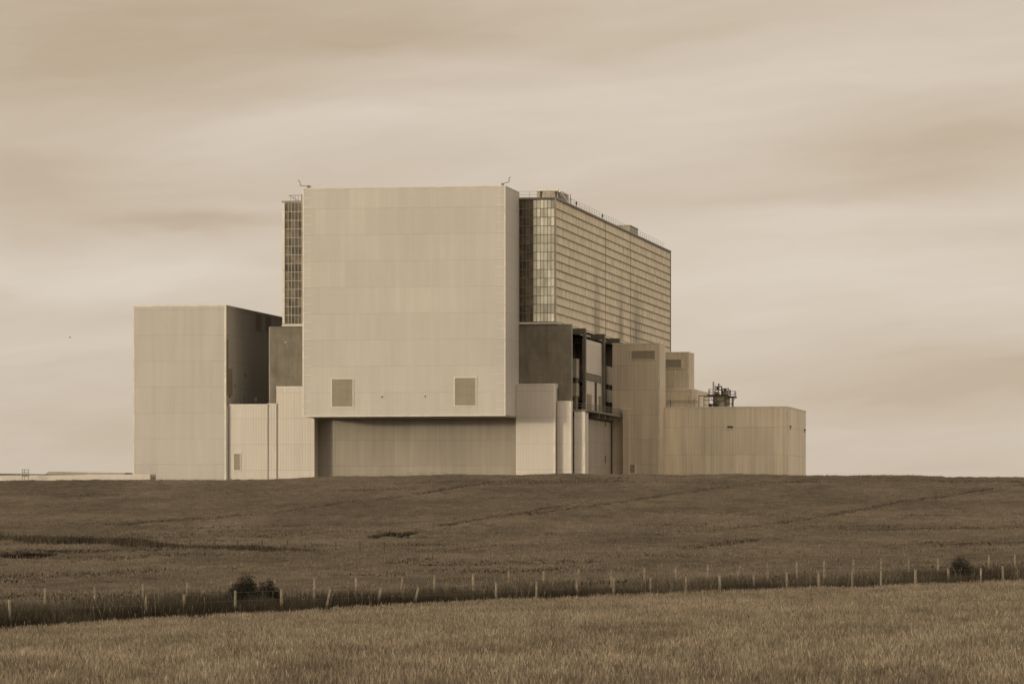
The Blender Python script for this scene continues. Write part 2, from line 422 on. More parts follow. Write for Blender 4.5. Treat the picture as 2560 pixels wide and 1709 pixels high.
# middle bay: clad panel, beam, lower panel, vents and down pipe
up = UC-.5
zb = lambda y: Z_at(y, up, W1)
part('upper_panel', MB().box(up-.2, up, W1+1.1, W2, zb(929), zb(845)), M['annex'], r)
part('bay_beam', MB().box(up-.3, up+.15, W1+1.1, W2, zb(947), zb(931)), M['conc'], r)
part('lower_panel', MB().box(up-.2, up, W1+1.1, W2, zb(1022), zb(947.5)), M['annex'], r)
w = W_at(1487, up); part('pipe', MB().bar((up+.2,w,zb(1022)),(up+.2,w,zb(949)),.22), M['rail'], r)
for (a, b) in ((1467.5, 1477.5), (1497, 1508)):
    w0, w1 = W_at(a, up), W_at(b, up)
    part('door', MB().box(up+.003, up+.12, max(w0, W1+1.15), min(w1, W2-.05), zb(1022), zb(982)), M['louvre'], r)
# outer bays: infill boxes, dark slots and louvred ground panels
ui = UC-1.1
for (wa, wb, ytop) in ((W_at(1441, ui), W1, 895), (W2+1.2, W3, 908)):
    zz = lambda y: Z_at(y, ui, W_at(1442, ui))
    part('infill_box', MB().box(UG-8, ui, wa, wb-.02, zz(944), zz(896)), M['infill'], r)
    part('slot_frame', MB().box(ui-.5, ui-.3, wa+.2, wb-.1, zz(957), zz(944.2)), M['black'], r)
    for k in range(4):
        w = wa+.3+(wb-wa-1)*k/3
        part('slot_post', MB().box(ui-.28, ui-.02, w, w+.35, zz(957), zz(944.2)), M['concdark'], r)
    part('infill_box', MB().box(UG-8, ui, wa, wb-.02, zz(990), zz(957.2)), M['infill'], r)
    part('ground_panel', MB().box(UG-8, ui-.5, wa, wb-.02, zz(1023), zz(990.2)), M['black'], r)
    for k in range(5):
        w = wa+.2+(wb-wa-1.2)*k/4
        part('post', MB().box(ui-.48, ui-.1, w, w+.4, zz(1023), zz(990.2)), M['conc'], r)
# balcony along the flank
UB = U_at(1468, 14.35)
zs1, zs0 = Z_at(1022.5, UB, 14.35), Z_at(1027.8, UB, 14.35)
bal = part('balcony', MB().box(UC+.16, UB, 14.35, 55.6, zs0, zs1).box(UC-2.2, UC+.155, 15.2, 55.6, zs0, zs1), M['conc'], r)
mb = MB()
for h in (.55, 1.06):
    mb.bar((UC+.3,14.45,zs1+h),(UB-.08,14.45,zs1+h),.04).bar((UB-.08,14.45,zs1+h),(UB-.08,55.4,zs1+h),.04)
for w in np.arange(14.45, 55.4, 1.5): mb.bar((UB-.08,w,zs1),(UB-.08,w,zs1+1.06),.04)
for u in np.arange(UC+.3, UB, .8): mb.bar((u,14.45,zs1),(u,14.45,zs1+1.06),.04)
part('railing', mb, M['steel'], bal)
for w in (30, 37, 44):
    part('bracket', MB().box(UC+.8, UB-.2, w, w+.35, zs0-.9, zs0-.004), M['steel'], bal)
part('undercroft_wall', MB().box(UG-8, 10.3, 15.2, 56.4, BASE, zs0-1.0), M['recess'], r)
part('undercroft_slot', MB().box(UG-8, 9.7, 15.3, 55.6, zs0-.99, zs0-.02), M['black'], r)
w = W_at(1512, 10.3)
part('pipe', MB().bar((10.45,w,Z_at(1157,10.3,w)),(10.45,w,Z_at(1138,10.3,w)),.10), M['steel'], r)
part('pipe', MB().bar((10.45,w,Z_at(1066,10.3,w)),(10.45,w,Z_at(1052,10.3,w)),.08), M['steel'], r)
u0 = U_at(714, 14.2); zz = Z_at(855, u0, 14.2)
part('wall_lamp', MB().box(u0-.2, u0+.2, 14.1, 14.247, zz-.12, zz+.1), M['mull'], r)

# ------------------------------------------------------------------ the other blocks
def block(name, label, x0, x1, W, Wb, y, matl, yx=None, base=BASE, cap=.22, capm='flash', corner=False, du0=None, du1=None):
    u0 = U_at(x0, W) if du0 is None else du0
    u1 = U_at(x1, W) if du1 is None else du1
    z1 = Z_at(y, u1 if yx is None else U_at(yx, W), W)
    r = root(name, label, 'building', ((u0+u1)/2, (W+Wb)/2, base))
    part('wall', MB().box(u0, u1, W, Wb, base, z1), matl, r)
    part('roof_trim', MB().box(u0-.06, u1+.06, W-.06, Wb, z1+.003, z1+cap), M[capm], r)
    if corner: part('corner_flashing', MB().box(u1-.3, u1+.05, W-.05, W-.003, base, z1-.002), M['flash' if matl in (M['annex'], M['left']) else 'flashmid'], r)
    return r, u0, u1, z1

# tall block on the left
r, u0, u1, z1 = block('tall_block', 'plain tall buff block standing apart with a dark shaded flank', 333, 565, 9.55, 76, 765, M['left'], corner=True)
part('corner_flashing', MB().box(u0-.04, u0+.25, 9.5, 9.547, BASE, z1-.002), M['flash'], r)
for (a, b, ya, yb) in ((639, 653, 783, 826), (664, 677, 788, 829), (566, 580, 920, 987), (566.5, 570, 848, 920), (611, 614, 933, 942), (585, 588, 960, 967)):
    wa, wb = W_at(a, u1), W_at(b, u1)
    za = Z_at(yb, u1, wa); zb2 = min(Z_at(ya, u1, wa), z1-.3)
    part('flank_panel', MB().box(u1+.003, u1+.08, wa, wb, za, zb2), M['louvre'], r)
LBU = u1
part('flank_flashing', MB().box(u1+.003, u1+.3, 9.6, 10.1, BASE, Z_at(1013, u1, 10)), M['flashdark'], r)
# roof lamps on the low roof in front of that flank
# low annex, link, taller annexes
r, u0, u1, z1 = block('low_annex', 'low cream annex with a small brown louvre between the tall blocks', 567, 669, 10.15, 14.2, 1012.5, M['annex'], du0=LBU+.31)
a0, a1 = U_at(585, 10.05), U_at(600, 10.05); za, zb2 = Z_at(1174, a0, 10.15), Z_at(1134, a0, 10.15)
lp = part('louvre_panel', MB().box(a0, a1, 10.05, 10.147, za, zb2), M['louvre'], r)
part('frame', MB().box(a0-.14, a0-.002, 10.0, 10.147, za-.1, zb2+.1).box(a1+.002, a1+.14, 10.0, 10.147, za-.1, zb2+.1).box(a0-.3, a1+.25, 9.96, 9.99, zb2+.002, zb2+.1).box(a0-.2, a1+.2, 9.96, 9.99, za-.1, za-.002), M['flash'], lp)
for (px, py) in ((572, 992), (601, 995), (605, 995), (640, 1000)):
    u = U_at(px, 12); z = Z_at(py, u, 12)
    part('roof_lamp', MB().bar((u,12,z1),(u,12,z-.1),.06).box(u-.22,u+.22,11.8,12.2,z-.1,z+.4), M['dark'], r)
block('link_annex', 'narrow cream link block between low annex and stepped annex', 669, 691, 10.4, 14.2, 1011, M['annex'])
r, u0, u1, z1 = block('stepped_annex', 'mid-height cream annex tucked under the overhang\'s bay edge', 691, 785.3, 10.7, 14.09, 968.5, M['annex'], yx=700)
part('edge_trim', MB().box(u1-.1, u1+.06, 10.63, 10.697, BASE, HZ0-.3), M['flash'], r)
r, u0, u1, z1 = block('bay_annex', 'pale annex beside the loading bay, its upper half shaded', 1289.7, 1387.5, 10.7, 14.09, 961.5, M['annex'], corner=True)
part('down_pipe', MB().bar((u1+.25,12.5,BASE),(u1+.25,12.5,z1-.5),.14), M['rail'], r)
block('slim_annex', 'slim lit annex stepping down beside the dark concrete wall', 1393, 1427.5, 12.2, 14.2, 1005, M['annex'], corner=True)
block('stub_annex', 'bright stub annex directly under the balcony corner', 1435.5, 1462, 14.3, 18.4, 1028.6, M['annex'], corner=True, cap=.02)
# towers and low building to the right
r, u0, u1, z1 = block('stair_tower', 'tall drab tower with one wide brown louvre near its top', 1531, 1649, 56, 64, 859.5, M['tower'], corner=True)
def louvre(r, x0, x1, y0, y1, W):
    a0, a1 = U_at(x0, W), U_at(x1, W); za, zb = Z_at(y1, a0, W), Z_at(y0, a0, W)
    lp = part('louvre_panel', MB().box(a0, a1, W-.1, W-.004, za, zb), M['louvre'], r)
    part('frame', MB().box(a0-.16, a0-.002, W-.15, W-.004, za-.14, zb+.14).box(a1+.002, a1+.3, W-.15, W-.004, za-.14, zb+.14).box(a0-.3, a1+.35, W-.18, W-.155, zb+.002, zb+.14).box(a0-.2, a1+.3, W-.18, W-.155, za-.14, za-.002), M['flashmid'], lp)
u1_tower = u1
louvre(r, 1578.5, 1637.5, 877, 898, 56)
louvre(r, 1571.5, 1587, 1160.5, 1181.5, 56)
block('porch_box', 'thin pier-like box against the foot of the drab tower', 1557.5, 1572, 54.4, 55.97, 1024.5, M['tower'])
r, u0, u1, z1 = block('rear_tower', 'shorter drab tower with a brown louvre behind the tall one', 1640, 1722.5, 78, W_at(1735.5, U_at(1722.5, 78)), 882, M['tower'], corner=True)
louvre(r, 1650, 1703.5, 899, 919, 78)
TU = u1_tower + .01
r, u0, u1, z1 = block('low_shed', 'long low tan shed carrying the rooftop tank', 1665, 1970, 62, W_at(2014.6, U_at(1970, 62)), 1018, M['lowb'], corner=True, du0=TU)
SHZ = z1
a0, a1 = U_at(1818.5, 62), U_at(1832.5, 62); za, zb2 = Z_at(1069.5, a0, 62), Z_at(1064.5, a0, 62)
lp = part('vent', MB().box(a0, a1, 61.9, 61.997, za, zb2), M['rail'], r)
part('frame', MB().box(a0-.2, a1+.2, 61.92, 61.99, za-.25, za-.002), M['flash'], lp)
for (px, py) in ((1974.5, 1067), (2010.5, 1075)):
    w = W_at(px, u1); z = Z_at(py, u1, w)
    part('wall_lamp', MB().box(u1+.003, u1+.3, w-.22, w+.22, z-.1, z+.22).box(u1+.003, u1+.2, w-.1, w+.1, z-.45, z-.28), M['rail'], r)
r, u0, u1, z1 = block('roof_house', 'flat clad plant house on the shed roof below the rear tower', 1664, 1732.5, 66, W_at(1771, U_at(1732.5, 66)), 974, M['tower'], base=SHZ+.3, corner=True)
zz = SHZ+.9
part('railing', MB().bar((U_at(1666,65),65,zz+.5),(U_at(1745,65),65,zz+.5),.06).bar((U_at(1666,65),65,zz+.2),(U_at(1748,65),65,zz+.2),.05)
     .bar((U_at(1676,65),65,SHZ),(U_at(1676,65),65,zz+.8),.1).bar((U_at(1735,65),65,SHZ),(U_at(1735,65),65,zz+.9),.07).bar((U_at(1722,65),65,zz),(U_at(1722,65),65,zz+1.5),.05), M['steel'], r)

# ------------------------------------------------------------------ rooftop tank
TW = 70.0
def tp(zx, zy, W=TW):
    """pixel of the enlarged tank view -> frame point"""
    px, py = 1740+zx/17.42, 940+zy/17.42
    u = U_at(px, W); return (u, W, Z_at(py, u, W))
c = tp(1000, 1350); rad = (tp(1265,0)[0]-tp(735,0)[0])/2
zroof = SHZ+.3
r = root('rooftop_tank', 'stained round tank with railed platform and lamps on shed roof', 'tank', (c[0], TW, zroof))
h1 = tp(1000, 830)[2]-zroof
part('tank_shell', MB().lathe((c[0],TW,zroof), [(rad*.98,0),(rad,.1),(rad,h1*.45),(rad*1.03,h1*.46),(rad*1.03,h1*.5),(rad,h1*.51),(rad,h1*.98),(rad*.9,h1)], 28), M['tankm'], r, smooth=False)
c2 = tp(1400, 1350, TW+2); r2 = (tp(1540,0)[0]-tp(1270,0)[0])/2
part('small_tank', MB().lathe((c2[0],TW+.3,zroof), [(r2,0),(r2,h1*.86),(r2*.8,h1*.9)], 20), M['tankm'], r)
pl = tp(960, 830)
plat = part('platform', MB().box(tp(545,0)[0], tp(1400,0)[0], TW-2.2, TW+2.2, pl[2]-.15, pl[2]+.1).box(tp(1400,0)[0]+.01, tp(1735,0)[0], TW-1.6, TW+1.8, tp(0,915)[2]-.15, tp(0,890)[2]), M['dark'], r)
mb = MB()
def vert(zx, y0, y1, rr=.07, W=TW-2): a, b = tp(zx,y0,W), tp(zx,y1,W); mb.bar(a, b, rr)
def hor(x0, x1, y, rr=.06, W=TW-2): mb.bar(tp(x0,y,W), tp(x1,y,W), rr)
for x in (548, 600): vert(x, 575, 830)
for y in (575, 700): hor(545, 740, y)
for x in (1690, 1735): vert(x, 655, 900)
for y in (660, 785): hor(1520, 1738, y)
part('railing', mb, M['steel'], plat)
mb = MB()
for x in (828, 1110): vert(x, 425, 800, .1)
for y in (460, 600): hor(805, 1125, y, .08)
for x in (1405, 1150): vert(x, 510, 800, .1)
for y in (545, 630): hor(1190, 1410, y, .08)
vert(1495, 600, 880, .1); vert(1460, 590, 800, .08)
part('top_frame', mb, M['dark'], r)
def vbox(x0, x1, y0, y1, W0, W1): a, b = tp(x0,y1), tp(x1,y0); mb.box(a[0], b[0], W0, W1, a[2], b[2])
mb = MB(); vbox(905, 1010, 450, 600, TW-.8, TW+.5)
part('motor', mb, M['dark'], r)
mb = MB(); vbox(1215, 1315, 530, 650, TW-.8, TW+.5)
part('motor', mb, M['dark'], r)
mb = MB(); vbox(815, 1000, 680, 790, TW-1, TW+1); vbox(1120, 1400, 640, 800, TW-.9, TW+.9)
part('machinery', mb, M['tankm'], r)
for (x, yt, lx, ly) in ((750, 245, 803, 348), (978, 315, 1047, 410)):
    mb = MB(); vert(x, yt, 820, .11)
    mb.bar(tp(x, yt+20, TW-2), tp(lx, ly-60, TW-2), .06)
    po = part('lamp_pole', mb, M['steel'], r)
    lc = tp(lx, ly, TW-2); s = .22
    part('lamp_globe', MB().lathe((lc[0],lc[1],lc[2]), [(.05,-s),(s*.8,-s*.6),(s*1.15,0),(s*.8,s*.6),(.05,s)], 12), M['white'], po)
mb = MB(); vert(1610, 930, 1345, .14, TW-1); vert(1560, 950, 1345, .06, TW-1); hor(1310, 1640, 1200, .07, TW-1); mb.bar(tp(1640,1040,TW-1), tp(1710,950,TW-1), .06)
part('leg', mb, M['dark'], r)
mb = MB(); hor(120, 560, 850, .09); vert(130, 850, 1345, .08); hor(345, 735, 900, .07); hor(345, 735, 1045, .06); vert(345, 900, 1345, .07); vert(565, 860, 1345, .09); hor(345, 500, 1245, .05); mb.bar(tp(620,930,TW-2), tp(715,1030,TW-2), .06)
part('pipework', mb, M['rail'], r)
mb = MB(); hor(735, 1270, 1090, .1, TW-2.4); vert(930, 1060, 1345, .06, TW-2.4); vert(1035, 870, 1200, .06, TW-2.4); mb.bar(tp(770,880,TW-2.3), tp(860,1040,TW-2.3), .08); mb.bar(tp(560,1250,TW-2.4), tp(1000,1250,TW-2.4), .2)
part('ladder_frame', mb, M['rail'], r)
for (x, w) in ((620, 80), (840, 95)):
    a = tp(x, 1345, TW-2.8); rr = (tp(x+w,0)[0]-tp(x,0)[0])
    part('pump', MB().bar((a[0],TW-3.2,zroof+rr*.9),(a[0],TW-2.3,zroof+rr*.9), rr, 12), M['dark'], r)

# ------------------------------------------------------------------ low things at the left edge
r, u0, u1, z1 = block('boundary_shed', 'low white ribbed shed running off beside the tall buff block', -60, 375, -7, -3, 1186.8, M['annex'], cap=.15)
for ch in r.children:
    zs = [v.co.z for v in ch.data.vertices]; zm = (min(zs)+max(zs))/2
    for v in ch.data.vertices:
        if v.co.z > zm or ch.name.startswith('roof'): v.co.z -= .27*((u1-(u0+u1)/2)-v.co.x)/(u1-u0)
part('end_door', MB().box(u1+.003, u1+.1, -6.6, -3.4, BASE, z1-.2), M['louvre'], r)
r = root('long_shed', 'distant long low tan shed roof with a dark end vent', 'building', (-80, 150, BASE))
ua, ub = U_at(107, 150), U_at(318, 150)
za, zb2, zc = Z_at(1178, ua, 150), Z_at(1181.5, ub, 150), Z_at(1192, ua, 150)
mb = MB()
n = 0
vs = [(ua-.3,150,zc),(ub,150,zc),(ub,151.5,zb2),(ua+.8,151.5,za),(ua-.3,175,zc),(ub,175,zc),(ub,165,zb2),(ua+.8,165,za)]
mb.v += vs; mb.f += [(0,1,2,3),(1,5,6,2),(5,4,7,6),(4,0,3,7),(3,2,6,7),(0,4,5,1)]
part('roof', mb, M['recess'], r)
part('wall', MB().box(ua, ub, 151, 174, BASE-3, zc-.004), M['lowb'], r)
ux = U_at(312, 149)
part('vent', MB().box(ux, U_at(326, 149), 149, 149.96, Z_at(1186.8, ux, 149), Z_at(1181.3, ux, 149)), M['rail'], r)
r = root('pipe_bridge', 'thin dark lattice pipe bridge behind the low white shed', 'pipe bridge', (-60, 2, BASE))
mb = MB()
p0, p1 = U_at(-60, 2), U_at(300, 2)
zt0, zt1 = Z_at(1183.4, p0, 2), Z_at(1189, p1, 2)
mb.bar((p0,2,zt0),(p1,2,zt1),.1).bar((p0,2,zt0-.32),(p1,2,zt1-.3),.16).bar((p0,2.4,zt0-.5),(p1,2.4,zt1-.4),.14)
for k in range(40):
    f = k/40; u = p0+(p1-p0)*f; z = zt0+(zt1-zt0)*f
    mb.bar((u,2,z-.45),(u,2,z+.06),.07)
part('truss', mb, M['rail'], r)
mb = MB()
for f in (.05,.35,.65,.95): u = p0+(p1-p0)*f; mb.bar((u,2.2,BASE),(u,2.2,zt0+(zt1-zt0)*f),.12)
part('support', mb, M['rail'], r)
r = root('access_frame', 'spindly steel access frame in front of the low white shed', 'frame', (U_at(63,-10), -10, BASE))
mb = MB()
for px in (55.5, 61, 71.5): mb.bar((U_at(px,-10),-10,BASE),(U_at(px,-10),-10,Z_at(1173.5,U_at(px,-10),-10)),.05)
ua, ub = U_at(55,-10), U_at(73,-10)
for y in (1173.5, 1180.5): mb.bar((ua,-10,Z_at(y,ua,-10)),(ub,-10,Z_at(y,ub,-10)),.06)
part('post_frame', mb, M['steel'], r)
part('platform', MB().box(ua+.2, ub-.2, -10.8, -9.5, Z_at(1189.5,ua,-10), Z_at(1187.5,ua,-10)), M['rail'], r)

# ------------------------------------------------------------------ terrain
def interp(x, xs, ys): return np.interp(x, xs, ys)
def smooth01(s): s = np.clip(s, 0, 1); return s*s*(3-2*s)
def edgeY(px): return 165 + (212-165)*np.clip(px, -700, 3300)/2560
EDGE_X = [-700, 0, 400, 740, 1240, 1800, 2560, 3300]; EDGE_Y = [1598, 1567, 1541, 1523, 1496, 1474, 1447, 1428]
CREST_X = [-700, 0, 400, 640, 720, 790, 850, 940, 1100, 1280, 1400, 1900, 2060, 2300, 2560, 3300]
CREST_Y = [1204, 1200.5, 1199, 1197.5, 1196, 1192, 1189.5, 1190.5, 1188.5, 1186, 1185, 1185, 1187, 1189.5, 1193.5, 1206]
# fence top lines in photo pixels (x, y)
BACK = [(104,1348),(217,1344),(328,1339),(430,1335),(532,1334),(630,1330),(722,1326),(817,1324),(924,1322),(997,1318),(1085,1315),(1167,1311),(1247,1308),(1328,1305),(1403,1304),(1479,1302),(1551,1299),(1624,1295),(1699,1296),(1761,1291),(1828,1288),(1891,1285),(1958,1282),(2021,1280),(2085,1278),(2152,1280),(2269,1272),(2328,1270)]
FRONT = [(22,1375),(335,1366),(422,1362),(540,1354),(645,1350),(758,1351),(875,1348),(960,1347),(1138,1337),(1231,1333),(1323,1327),(1408,1325),(1493,1324),(1574,1322),(1651,1319),(1729,1317),(1805,1313),(1878,1311),(1955,1310),(2021,1308),(2100,1306),(2175,1304),(2250,1302),(2300,1297)]
S = 1.08983
BACK = [(x*S, y*S) for x, y in BACK]; FRONT = [(x*S, y*S) for x, y in FRONT]
BX, BY = [-700]+[p[0] for p in BACK]+[3300], [BACK[0][1]+38]+[p[1] for p in BACK]+[1345]
FX, FY = [-700]+[p[0] for p in FRONT]+[3300], [FRONT[0][1]+35]+[p[1] for p in FRONT]+[1380]
pf = np.polyfit([p[0] for p in BACK], [p[1] for p in BACK], 2); pff = np.polyfit([p[0] for p in FRONT], [p[1] for p in FRONT], 2)
CROP = .8
def groundz(x, y):
    x = np.asarray(x, float); y = np.asarray(y, float)
    yy = np.maximum(y, 25.0)
    px = np.clip(CX + F*x/yy, -600, 3200)
    Ye = edgeY(px)
    pe = interp(px, EDGE_X, EDGE_Y)
    ze = (HY-pe)/F*Ye - CROP
    z0 = -2.31 - CROP
    Yf, Yb = Ye+3.2, Ye+11.0
    zf = (HY-np.polyval(pff, px))/F*Yf - 1.02
    zb = (HY-np.polyval(pf, px))/F*Yb - 1.2
    zc = (HY-interp(px, CREST_X, CREST_Y))/F*640 - .55
    za = z0 + (ze-z0)*smooth01((yy-62)/(Ye-62))*.5 + (ze-z0)*np.clip((yy-62)/(Ye-62), -.3, 1)*.5
    z = np.where(yy < Ye, za, ze + (zf-ze)*np.clip((yy-Ye)/3.2, 0, 1))
    z = np.where(yy > Yf, zf + (zb-zf)*smooth01((yy-Yf)/(Yb-Yf)), z)
    s = np.clip((yy-Yb)/(640-Yb), 0, 1)
    zh = zb + (zc-zb)*(.80*s**2.1 + .20*s)
    z = np.where(yy > Yb, zh, z)
    # beyond the crest the land falls to the station's platform
    q = smooth01((yy-640)/45.0)
    z = np.where(yy > 640, zc + (BASE-zc)*q, z)
    return z

def hashn(ix, iy, seed):
    h = (ix.astype(np.int64)*374761393 + iy.astype(np.int64)*668265263 + seed*1442695041) & 0xffffffff
    h = ((h ^ (h >> 13))*1274126177) & 0xffffffff
    return ((h ^ (h >> 16)) & 0xffff)/65535.0
def vnoise(x, y, seed=0):
    ix, iy = np.floor(x), np.floor(y); fx, fy = x-ix, y-iy
    fx = fx*fx*(3-2*fx); fy = fy*fy*(3-2*fy)
    a, b = hashn(ix, iy, seed), hashn(ix+1, iy, seed); c, d = hashn(ix, iy+1, seed), hashn(ix+1, iy+1, seed)
    return (a*(1-fx)+b*fx)*(1-fy)+(c*(1-fx)+d*fx)*fy
def fbm(x, y, seed=0, o=4):
    s, a, t = 0, 1, 0
    for k in range(o): s = s+a*vnoise(x*2**k, y*2**k, seed+k); t += a; a *= .55
    return s/t

# one ground sheet
xs = np.unique(np.concatenate([np.linspace(-5000,-220,14), np.linspace(-220,220,177), np.linspace(220,5000,14)]))
ys = np.unique(np.concatenate([np.linspace(-2500,0,8), np.linspace(0,150,40), np.linspace(150,240,91), np.linspace(240,700,130), np.linspace(700,6000,18)]))
gx, gy = np.meshgrid(xs, ys)
gz = groundz(gx, gy)
def gridfaces(nr, nc):
    i = np.arange(nr-1)[:, None]*nc + np.arange(nc-1)[None, :]
    return np.stack([i, i+1, i+1+nc, i+nc], -1).reshape(-1, 4)

def m_ground():
    m, t, out = mat('dark_soil')
    g = t.node('ShaderNodeNewGeometry')
    n = t.noise(g.outputs['Position'], .4, 5, .65)
    principled(t, out, t.scale(sep(.07, 1.25, .72), t.remap(n, .3, .7, .7, 1.3)), .95)
    return m
M['ground'] = m_ground()
g = npmesh('ground', np.stack([gx, gy, gz], -1).reshape(-1, 3), gridfaces(len(ys), len(xs)), M['ground'], smooth=True)
tag(g, kind='structure')

def m_crop(name, l, transl=.3, r=1.24, b=.70, var=.25, sc=(.05, .02)):
    m, t, out = mat(name)
    at = t.node('ShaderNodeAttribute', attribute_name='tone')
    c = t.scale(sep(l, r, b), at.outputs['Fac'])
    d = t.node('ShaderNodeBsdfDiffuse'); t.put(d.inputs['Color'], c)
    tr = t.node('ShaderNodeBsdfTranslucent'); t.put(tr.inputs['Color'], c)
    mx = t.node('ShaderNodeMixShader'); mx.inputs[0].default_value = transl
    t.l.new(d.outputs[0], mx.inputs[1]); t.l.new(tr.outputs[0], mx.inputs[2]); t.l.new(mx.outputs[0], out.inputs[0])
    return m
M['wheat'] = m_crop('ripening_wheat', .255, r=1.2, b=.72)
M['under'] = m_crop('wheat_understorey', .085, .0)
M['hillcrop'] = m_crop('hill_crop', .17, r=1.2, b=.74)
M['grass'] = m_crop('rank_grass', .085, .3, 1.18, .72)
M['leaf'] = m_crop('shrub_leaf', .04, .2, 1.1, .8)

def blades(x, y, z, h, w, lean, tone, seed, ear=0.0, base=0.0):
    """upright tapered blades, each one or two quads; returns verts, faces, tone"""
    rg = np.random.default_rng(seed); n = len(x)
    a = rg.uniform(0, math.pi, n); la = rg.uniform(0, 2*math.pi, n)
    dx, dy = np.cos(a)*w/2, np.sin(a)*w/2
    lx, ly = np.cos(la)*lean*h, np.sin(la)*lean*h
    if ear > 0:   # stem up to the ear, ear swollen
        s = 1-ear
        P = []
        for (f, k) in ((base, .35), (s, .3), (s+ear*.45, 1.0), (1.0, .25)):
            P.append(np.stack([x+lx*f*f-dx*k, y+ly*f*f-dy*k, z+h*f], -1)); P.append(np.stack([x+lx*f*f+dx*k, y+ly*f*f+dy*k, z+h*f], -1))
        V = np.stack(P, 1); k = 8
        Fq = [[0,1,3,2],[2,3,5,4],[4,5,7,6]]
    else:
        P = []
        for (f, kk) in ((base, 1.0), (.55, .8), (1.0, .12)):
            P.append(np.stack([x+lx*f*f-dx*kk, y+ly*f*f-dy*kk, z+h*f], -1)); P.append(np.stack([x+lx*f*f+dx*kk, y+ly*f*f+dy*kk, z+h*f], -1))
        V = np.stack(P, 1); k = 6
        Fq = [[0,1,3,2],[2,3,5,4]]
    fc = (np.arange(n)*k)[:, None, None] + np.array(Fq)[None]
    return V.reshape(-1, 3), fc.reshape(-1, 4), np.repeat(tone, k)
def scatter(n, y0, y1, power, half=.142, seed=0):
    """points in the view wedge and a margin to both sides; density falls off as y**-power"""
    rg = np.random.default_rng(seed)
    e = 2-power; q = rg.uniform(0, 1, n)
    y = (y0**e + q*(y1**e-y0**e))**(1/e) if abs(e) > 1e-6 else y0*(y1/y0)**q
    t = rg.uniform(-half, half, n)
    return t*y, y

# ---- near wheat field
def px_of(x, y): return CX + F*x/y
def neartone(x, y):
    a = fbm(x*.35, y*.16, 3); b = fbm(x*2.2, y*.7, 9)
    return np.clip(.97+.7*(a-.5)+1.1*(b-.5), .4, 1.6)
GAPS = [((px-CX)/F*Y, Y, rx, ry) for (px, Y, rx, ry) in ((2110,67,.32,1.3),(2168,65.5,.22,.8),(1250,65,.35,1.2),(1095,63.5,.4,1.0),(1400,78,.5,1.6),(640,92,.7,2.0),(1770,70,.3,1.2),(1985,110,.9,2.5),(420,75,.5,1.5),(2440,72,.5,1.6))]
def gaps(x, y):
    g1 = fbm(x*.55+40, y*.18, 21)
    g2 = fbm(x*3.2, y*.9, 27, 3)
    g = np.maximum(smooth01((g1-.60)/.10)*.8, smooth01((g2-.60)/.10)*.8)
    for (cx, cy, rx, ry) in GAPS:
        q = np.hypot((x-cx)/rx, (y-cy)/ry)+(fbm(x*4, y*1.2, 29, 3)-.5)*.9
        g = np.maximum(g, smooth01((1.2-q)/.5))
    return g
yr = np.concatenate([np.linspace(20, 60, 30), np.linspace(61, 214, 260)])
tt = np.linspace(-.155, .155, 260)
YY, TT = np.meshgrid(yr, tt, indexing='ij'); XX = TT*YY
ye = edgeY(px_of(XX, YY)); YC = np.minimum(YY, ye-.1); XC = TT*YC
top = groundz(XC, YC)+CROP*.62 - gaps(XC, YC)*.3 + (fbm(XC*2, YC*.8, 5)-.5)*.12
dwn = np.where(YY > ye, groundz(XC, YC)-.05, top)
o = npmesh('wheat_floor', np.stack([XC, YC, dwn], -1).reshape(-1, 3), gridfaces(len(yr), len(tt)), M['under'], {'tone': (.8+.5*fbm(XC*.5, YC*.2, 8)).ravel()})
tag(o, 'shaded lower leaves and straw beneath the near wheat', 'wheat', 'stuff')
x, y = scatter(600000, 54, 214, 1.05, seed=1)
ok = (y < edgeY(px_of(x, y))-.1) & (RNG.uniform(size=len(x)) > gaps(x, y)*.75)
x, y = x[ok], y[ok]
rg = np.random.default_rng(2)
h = CROP*(rg.normal(1.0, .07, len(x)) + .10*(fbm(x*.5, y*.2, 14)-.5) - .18*gaps(x, y))
v, f, tn = blades(x, y, groundz(x, y), h, rg.uniform(.011, .023, len(x)), rg.uniform(.05, .28, len(x)), neartone(x, y)*rg.uniform(.5, 1.42, len(x)), 4, ear=.13, base=.5)
x2, y2 = scatter(130000, 54, 214, 1.05, seed=6)
ok = y2 < edgeY(px_of(x2, y2))-.1; x2, y2 = x2[ok], y2[ok]
v2, f2, t2 = blades(x2, y2, groundz(x2, y2), CROP*rg.uniform(.75, .98, len(x2)), rg.uniform(.012, .024, len(x2)), rg.uniform(.1, .5, len(x2)), neartone(x2, y2)*rg.uniform(.45, 1.1, len(x2)), 8, base=.45)
o = npmesh('wheat', np.concatenate([v, v2]), np.concatenate([f, f2+len(v)]), M['wheat'], {'tone': np.concatenate([tn, t2])})
tag(o, 'pale ripening wheat filling the near field up to the fence', 'wheat', 'stuff')

